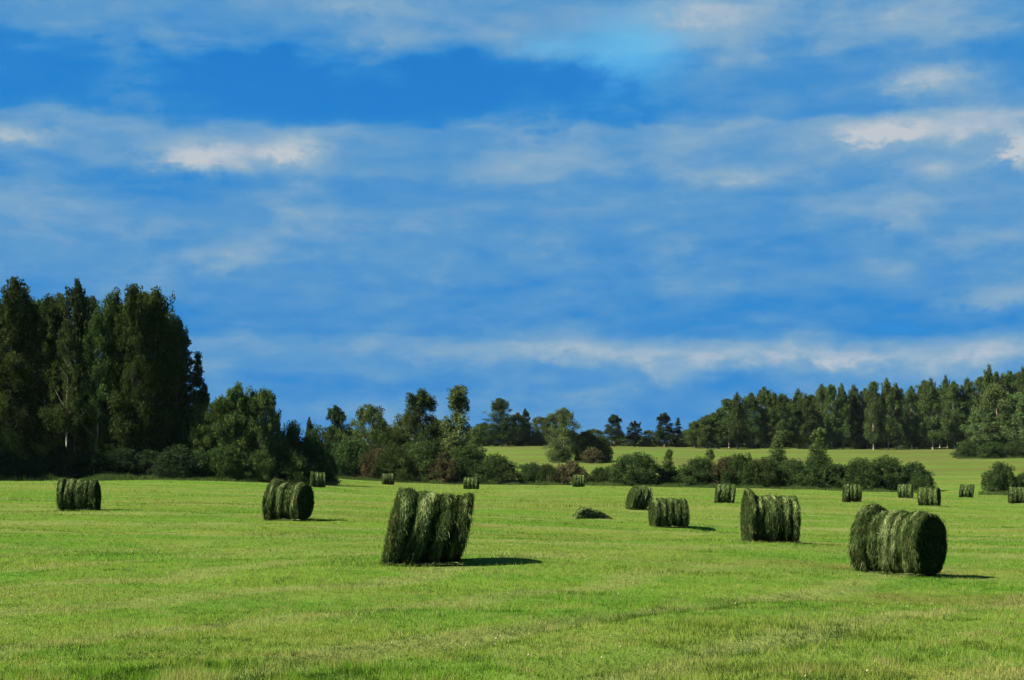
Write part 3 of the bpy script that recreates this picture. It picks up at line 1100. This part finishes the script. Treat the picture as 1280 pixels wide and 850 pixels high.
# far tree line over the upper field
GF = 'far tree line across the upper field'
for key, px, d, top, w, lab in [
    ('r1', 604, 352, 528, 40, 'leafy far tree just right of the pointed poplar'),
    ('a1', 628, 350, 498, 48, 'tallest tree of the far line, broad and pointed, over the bright field strip'),
    ('r2', 648, 354, 516, 34, 'far tree right of the tallest in the far line'),
    ('n1', 656, 358, 511, 20, 'thin spiky treetop in the far line'),
    ('r3', 674, 355, 520, 36, 'rounded far tree left of the lone field clump'),
    ('r1', 692, 358, 518, 34, 'far tree half hidden by the lone field clump'),
    ('r2', 742, 360, 536, 40, 'low far tree rising behind the lone field clump'),
    ('n2', 768, 360, 518, 34, 'far pine with bare trunk, first right of the lone clump'),
    ('n1', 794, 362, 526, 26, 'far pine with small flat crown, second right of the lone clump'),
    ('r3', 811, 364, 537, 24, 'low far tree between two pines'),
    ('n2', 831, 360, 516, 34, 'taller far pine with open crown, third right of the lone clump'),
    ('s1', 848, 362, 522, 22, 'small dark far spruce beside the taller open pine'),
    ('b2', 640, 372, 528, 60, 'low dark far tree behind the line, under the tallest crown'),
    ('b1', 782, 378, 544, 70, 'low far thicket tree behind the first two pines'),
    ('b3', 836, 380, 542, 70, 'low far thicket tree behind the taller pine'),
    ('b2', 700, 380, 535, 70, 'low far thicket tree behind the lone clump'),
    ('r3', 560, 372, 532, 60, 'far tree glimpsed behind the pointed poplar'),
    ('r1', 485, 372, 538, 60, 'far tree glimpsed between two hedge trees'),
]:
    grow(key, px, d, top, w, lab, GF)
GC = 'lone clump in the middle of the upper field'
for key, px, d, top, w, lab in [
    ('g1', 705, 256, 510, 42, 'tallest tree of the lone clump in the upper field'),
    ('b1', 735, 258, 538, 44, 'dark bush right of the lone clump\'s tall tree'),
    ('b3', 752, 259, 545, 32, 'dark rounded bush at the right end of the lone clump'),
    ('d1', 741, 253, 560, 34, 'brown-tinged low bush at the front of the lone clump'),
]:
    grow(key, px, d, top, w, lab, GC)

# right wood
GR = 'front row of the right-hand wood'
tops = [(868, 527), (884, 514), (899, 507), (914, 499), (928, 492), (948, 480), (966, 489), (985, 486), (1004, 492), (1022, 482), (1043, 478), (1064, 483),
        (1086, 480), (1108, 477), (1130, 479), (1152, 478), (1172, 475), (1192, 470), (1214, 478), (1238, 462), (1262, 465), (1284, 461)]
keys = ['l1', 'l2', 'l3', 'l4', 'l1', 'a2', 'l2', 'l3', 'l4', 'l1', 'l3', 'l2', 'l4', 'l1', 'l3', 'l2', 'l4', 'l1', 'l3', 'l2', 'l4', 'l1']
for n in range(30):
    px = 868 + n * 14.3
    top = np.interp(px, [a for a, b in tops], [b for a, b in tops]) + RNG.uniform(-3, 6)
    grow(keys[n % len(keys)], px + RNG.uniform(-4, 4), 352 + RNG.uniform(-7, 7), top, 27 + RNG.uniform(-4, 9),
         'tree in the front row of the right wood, %s from its left end' % ORD[n], GR)
for n in range(26):
    px = 876 + n * 16.5 + RNG.uniform(-5, 5)
    tp = np.interp(px, [a for a, b in tops], [b for a, b in tops]) + RNG.uniform(3, 18)
    grow(['l2', 'l1', 'l4', 'a1', 'r2', 'l3'][n % 6], px, 368 + 10 * (n % 3), tp, 44, 'tree deep in the right wood, only its top showing over the front row', 'rear trees of the right wood')
for n in range(6):
    px = 890 + n * 62 + RNG.uniform(-5, 5)
    grow(['r1', 'r2', 'r3'][n % 3], px, 356 + RNG.uniform(0, 6), 527 + RNG.uniform(-8, 10), 34, 'shaded young tree under the right wood\'s front row, %s from the left' % ORD[n], 'young trees under the right wood')
for n in range(14):
    grow('b%d' % (1 + n % 4), 872 + n * 31 + RNG.uniform(-6, 6), 382, 540 + RNG.uniform(-6, 6), 62, 'shaded bush deep under the right wood, seen between trunks', 'undergrowth deep in the right wood')
GG = 'pale clump in front of the right wood'
for key, px, d, top, w, lab in [
    ('g2', 1228, 284, 512, 46, 'pale grey-green tree at the left end of the clump before the right wood'),
    ('g1', 1250, 286, 480, 56, 'tallest pale grey-green tree standing before the right wood'),
    ('g3', 1280, 284, 490, 56, 'pale grey-green tree cut by the right edge'),
    ('b2', 1212, 280, 550, 34, 'low green bush at the left foot of the pale clump'),
    ('b4', 1240, 278, 552, 40, 'low bush at the foot of the tallest pale tree'),
    ('b1', 1272, 278, 550, 44, 'low bush under the pale tree at the right edge'),
]:
    grow(key, px, d, top, w, lab, GG)

# hedge across the field
GH = 'bushes of the hedge across the field'
for key, px, d, top, w, lab in [
    ('b2', 622, 181, 568, 65, 'dense dark hedge bush right of the pointed poplar'),
    ('b1', 665, 180, 578, 38, 'small black-green bush between the dense bush and the dry one'),
    ('b3', 684, 179, 580, 35, 'small green bush touching the dry brown one'),
    ('d2', 712, 179, 576, 49, 'dry brown bush behind the pale far bale'),
    ('b4', 752, 178, 583, 38, 'low dark bush right of the dry brown one'),
    ('b1', 797, 177, 566, 76, 'big bright leafy bush in the middle of the hedge'),
    ('p2', 831, 177, 560, 22, 'thin sapling leaning out over the big bright bush'),
    ('b3', 842, 178, 588, 45, 'low bush right of the leaning sapling'),
    ('b2', 872, 177, 572, 62, 'broad dark hedge bush above the small leaning bale'),
    ('p1', 884, 178, 560, 22, 'thin upright shrub behind the broad dark bush'),
    ('d1', 906, 176, 572, 45, 'dull brown bush left of the leaning poplar'),
    ('b4', 926, 175, 566, 51, 'hedge bush at the foot of the leaning poplar'),
    ('p2', 966, 175, 537, 30, 'ragged leaning poplar, left of two tall saplings in the hedge'),
    ('b1', 956, 173, 572, 56, 'hedge bush right above the tall upright bale'),
    ('b3', 990, 173, 574, 51, 'hedge bush between the two tall saplings'),
    ('p1', 1018, 173, 534, 36, 'ragged poplar, right of two tall saplings in the hedge'),
    ('b2', 1026, 172, 566, 58, 'dark bush under the right-hand tall sapling'),
    ('b4', 1078, 171, 572, 58, 'hedge bush just right of the small bale against the hedge'),
    ('b1', 1108, 171, 570, 62, 'wide brown-green bush towards the right end of the hedge'),
    ('b3', 1142, 171, 578, 56, 'black-green round bush ending the hedge on the right'),
    ('b2', 1146, 167, 596, 28, 'small bright bush at the foot of the hedge\'s right end'),
    ('b4', 1052, 174, 580, 40, 'low bush filling the gap behind the small bale'),
    ('b3', 1250, 164, 578, 46, 'lone rounded bush on the open grass at the right'),
    ('b1', 1282, 164, 590, 36, 'lower bush at the right edge beside the lone rounded one'),
]:
    grow(key, px, d, top, w, lab, GH, lean={'p2': 9, 'p1': 5}.get(key, 0))

# ------------------------------------------------------------------ light
SUN_EL = R(43)
SUN_A = R(18)           # swung from straight left towards behind the camera
sd = (-math.cos(SUN_EL) * math.cos(SUN_A), -math.cos(SUN_EL) * math.sin(SUN_A), math.sin(SUN_EL))
sl = bpy.data.lights.new('sun', 'SUN')
sl.energy = 4.8
sl.angle = R(.5)
sl.color = (1.0, .90, .72)
so = bpy.data.objects.new('sun', sl)
COL.objects.link(so)
from mathutils import Vector
so.rotation_euler = Vector(sd).to_track_quat('Z', 'Y').to_euler()
so.location = (-60, -20, 60)

EXPO = 2.0
HAZE = .00002
w = bpy.data.worlds.new('World')
scn.world = w
w.use_nodes = True
nt = w.node_tree
nt.nodes.clear()
h = NT(nt)
out = h.n('ShaderNodeOutputWorld')
sky = h.n('ShaderNodeTexSky', sky_type='NISHITA')
sky.sun_disc = False
sky.sun_elevation = SUN_EL
sky.sun_rotation = math.atan2(sd[0], sd[1])
sky.altitude = 100
sky.air_density = 1.0
sky.dust_density = .3
sky.ozone_density = 2.5
gen = h.n('ShaderNodeTexCoord').outputs['Generated']
sep = h.n('ShaderNodeSeparateXYZ')
nt.links.new(gen, sep.inputs[0])
dx, dy, dz = sep.outputs
az = h.m('ARCTAN2', dx, dy)
el = h.m('ARCSINE', dz)
K = 1000.0 / F            # photo pixel -> milliradian-like unit
azs = h.m('MULTIPLY', az, 1000.0)
els = h.m('MULTIPLY', el, 1000.0)
cv = h.n('ShaderNodeCombineXYZ')
nt.links.new(azs, cv.inputs[0])
nt.links.new(els, cv.inputs[1])
V2 = cv.outputs[0]


def AE(px, py):
    x, y, z = P(px, py, 1.0)
    z -= CAMZ
    return math.atan2(x, y) * 1000, math.asin(z / math.sqrt(x * x + y * y + z * z)) * 1000


# streaky cloud texture
n1 = h.noise(h.mapv(V2, (.0065, .030, 1), (3.1, 1.7, 0)), 1, 6, .50, .5)
n2 = h.noise(h.mapv(V2, (.018, .042, 1), (9.1, 4.7, 0)), 1, 5, .52, .3)
n3 = h.noise(h.mapv(V2, (.045, .075, 1), (1.4, 8.2, 0)), 1, 6, .62, .2)
dist1 = h.m('MULTIPLY', h.m('SUBTRACT', n2, .5), 36.0)
elw = h.m('ADD', els, dist1)
azw = h.m('ADD', azs, h.m('MULTIPLY', h.m('SUBTRACT', n3, .5), 60.0))
elw2 = h.m('ADD', els, h.m('MULTIPLY', h.m('SUBTRACT', n3, .5), 26.0))

# layered coverage by height above the horizon (photo rows)
rows = [(-400, .55), (-40, .66), (20, .62), (60, .48), (92, .12), (140, .10), (160, .40), (178, .66), (215, .62), (245, .40), (262, .54), (300, .54), (330, .46), (372, .42),
        (412, .34), (424, .46), (436, .64), (456, .62), (480, .54), (530, .48), (590, .5)]
cr = h.n('ShaderNodeFloatCurve')
lo, hi = AE(640, 590)[1], AE(640, -400)[1]
xs = h.m('DIVIDE', h.m('SUBTRACT', elw, lo), hi - lo, clamp=True)
cm = cr.mapping
cu = cm.curves[0]
pts = sorted([((AE(640, r)[1] - lo) / (hi - lo), v) for r, v in rows])
cu.points[0].location = (pts[0][0], pts[0][1])
cu.points[1].location = (pts[-1][0], pts[-1][1])
for p_ in pts[1:-1]:
    cu.points.new(*p_)
for p_ in cu.points:
    p_.handle_type = 'AUTO_CLAMPED'
cm.update()
nt.links.new(xs, cr.inputs['Value'])
dens = cr.outputs[0]


def blob(px, py, wx, wy, amp):
    global dens
    a0, e0 = AE(px, py)
    u = h.m('DIVIDE', h.m('SUBTRACT', azw, a0), wx * K)
    v = h.m('DIVIDE', h.m('SUBTRACT', elw2, e0), wy * K)
    r2 = h.m('ADD', h.m('MULTIPLY', u, u), h.m('MULTIPLY', v, v))
    gsn = h.m('EXPONENT', h.m('MULTIPLY', r2, -1.0))
    return h.m('MULTIPLY', gsn, amp)


def add(*args):
    global dens
    dens = h.m('ADD', dens, blob(*args))


# the right side is greyer and fuller in the upper half; the clear band fades out there
add(1090, 110, 260, 70, .42)
add(900, 60, 120, 60, .22)
add(60, 70, 160, 50, .10)
add(480, 110, 320, 34, -.14)
add(640, 300, 700, 90, .12)
add(1100, 240, 260, 60, .14)
add(700, 30, 160, 40, .12)
add(830, 300, 260, 40, -.16)
add(1000, 395, 300, 22, -.03)
add(150, 300, 200, 50, .10)
add(680, 448, 18, 16, -.22)
add(900, 475, 110, 14, -.12)
dens = h.m('ADD', dens, h.m('MULTIPLY', h.m('SUBTRACT', n1, .5), .8))
dens = h.m('ADD', dens, h.m('MULTIPLY', h.m('SUBTRACT', n2, .5), .46))
puff = h.noise(h.mapv(V2, (.011, .030, 1), (17.3, 5.1, 0)), 1, 6, .52, .2)
puff2 = h.noise(h.mapv(V2, (.034, .080, 1), (2.2, 13.1, 0)), 1, 7, .62, .1)
pf = h.m('MULTIPLY', h.sstep(puff, .44, .70), h.m('ADD', .25, h.m('MULTIPLY', puff2, 1.1)))
dens = h.m('ADD', dens, h.m('MULTIPLY', h.m('SUBTRACT', pf, .14), .36))
dens = h.m('ADD', dens, h.m('MULTIPLY', h.m('SUBTRACT', puff2, .5), .44))
dens = h.m('MAXIMUM', dens, 0.0)
# sunlit cloud heads
br = None
for a in [(250, 196, 66, 20, 1.0), (362, 190, 40, 17, .9), (1115, 164, 62, 14, .95), (1232, 152, 50, 20, .45), (1278, 186, 24, 22, 1.1), (1165, 98, 56, 20, .65),
          (300, 325, 46, 22, .32), (20, 168, 60, 10, .55), (980, 444, 170, 13, .42), (1080, 450, 60, 12, .35), (840, 468, 40, 14, .4), (560, 440, 120, 13, .30),
          (780, 440, 130, 14, .36), (1255, 372, 60, 16, .5), (1250, 438, 60, 12, .42), (480, 48, 60, 14, .35), (470, 8, 70, 18, .45), (900, 14, 70, 22, .45),
          (920, 222, 50, 10, .3), (1130, 275, 30, 14, .35), (690, 155, 60, 10, .3), (180, 290, 60, 12, .25), (1180, 455, 70, 18, .36), (1235, 30, 60, 14, .25)]:
    b_ = blob(*a)
    br = b_ if br is None else h.m('ADD', br, b_)
br = h.m('MULTIPLY', br, h.m('ADD', h.m('MULTIPLY', n3, 1.3), .30))
hole = h.m('ADD', blob(790, 62, 64, 40, 1.0), blob(690, 58, 46, 14, .6), clamp=True)

# colours: open blue (sky texture) -> blue-grey veil -> grey-white cloud
SKYT = (.08, .55, 1.0)
skyc = h.mix(1.0, sky.outputs[0], SKYT, 'MULTIPLY')
bg1 = h.n('ShaderNodeBackground')
nt.links.new(skyc, bg1.inputs[0])
bg1.inputs[1].default_value = .034
ramp = h.n('ShaderNodeValToRGB')
e_ = ramp.color_ramp.elements
e_[0].position = 0
e_[0].color = (.010, .200, .61, 1)
e_[1].position = 1
e_[1].color = (.51, .565, .62, 1)
for p_, c_ in [(.20, (.030, .245, .62, 1)), (.42, (.105, .318, .60, 1)), (.68, (.24, .41, .58, 1))]:
    q = e_.new(p_)
    q.color = c_
fin = h.m('ADD', h.m('ADD', h.m('MULTIPLY', dens, .59), .055), h.m('MULTIPLY', br, .62))
nt.links.new(fin, ramp.inputs[0])
cc = h.mix(h.m('MULTIPLY', hole, .68), ramp.outputs[0], (.13, .52, .86))
bg2 = h.n('ShaderNodeBackground')
nt.links.new(cc, bg2.inputs[0])
bg2.inputs[1].default_value = 2.0 ** -EXPO
mxs = h.n('ShaderNodeMixShader')
nt.links.new(h.sstep(fin, -.05, .22), mxs.inputs[0])
nt.links.new(bg1.outputs[0], mxs.inputs[1])
nt.links.new(bg2.outputs[0], mxs.inputs[2])
nt.links.new(mxs.outputs[0], out.inputs[0])
w.cycles.sampling_method = 'MANUAL'
w.cycles.sample_map_resolution = 1024

# ------------------------------------------------------------------ evening air
bx = np.array([[x_, y_, z_] for x_ in (-2700, 2700) for y_ in (-2700, 2700) for z_ in (-6, 42)], float)
bf = [(0, 1, 3, 2), (4, 6, 7, 5), (0, 4, 5, 1), (2, 3, 7, 6), (0, 2, 6, 4), (1, 5, 7, 3)]
mh, nth, oh = newmat('haze')
pv = nth.nodes.new('ShaderNodeVolumePrincipled')
pv.inputs['Color'].default_value = (.72, .84, 1.0, 1)
pv.inputs['Density'].default_value = HAZE
pv.inputs['Anisotropy'].default_value = .1
nth.links.new(pv.outputs[0], oh.inputs['Volume'])
hzo = add_obj('haze', mesh_np('haze', bx, np.array(bf), None, False, [mh]))
tag(hzo, 'thin clear evening air over the field', None, None, 'stuff')
scn.cycles.volume_bounces = 0

# ------------------------------------------------------------------ output
vs = scn.view_settings
vs.view_transform = 'Standard'
vs.look = 'None'
vs.exposure = EXPO
vs.gamma = 1
vs.use_curve_mapping = False
scn.render.engine = 'CYCLES'
scn.cycles.max_bounces = 6
scn.cycles.diffuse_bounces = 3
scn.cycles.transmission_bounces = 3
scn.cycles.use_denoising = True
scn.cycles.use_adaptive_sampling = True
scn.cycles.adaptive_threshold = .01
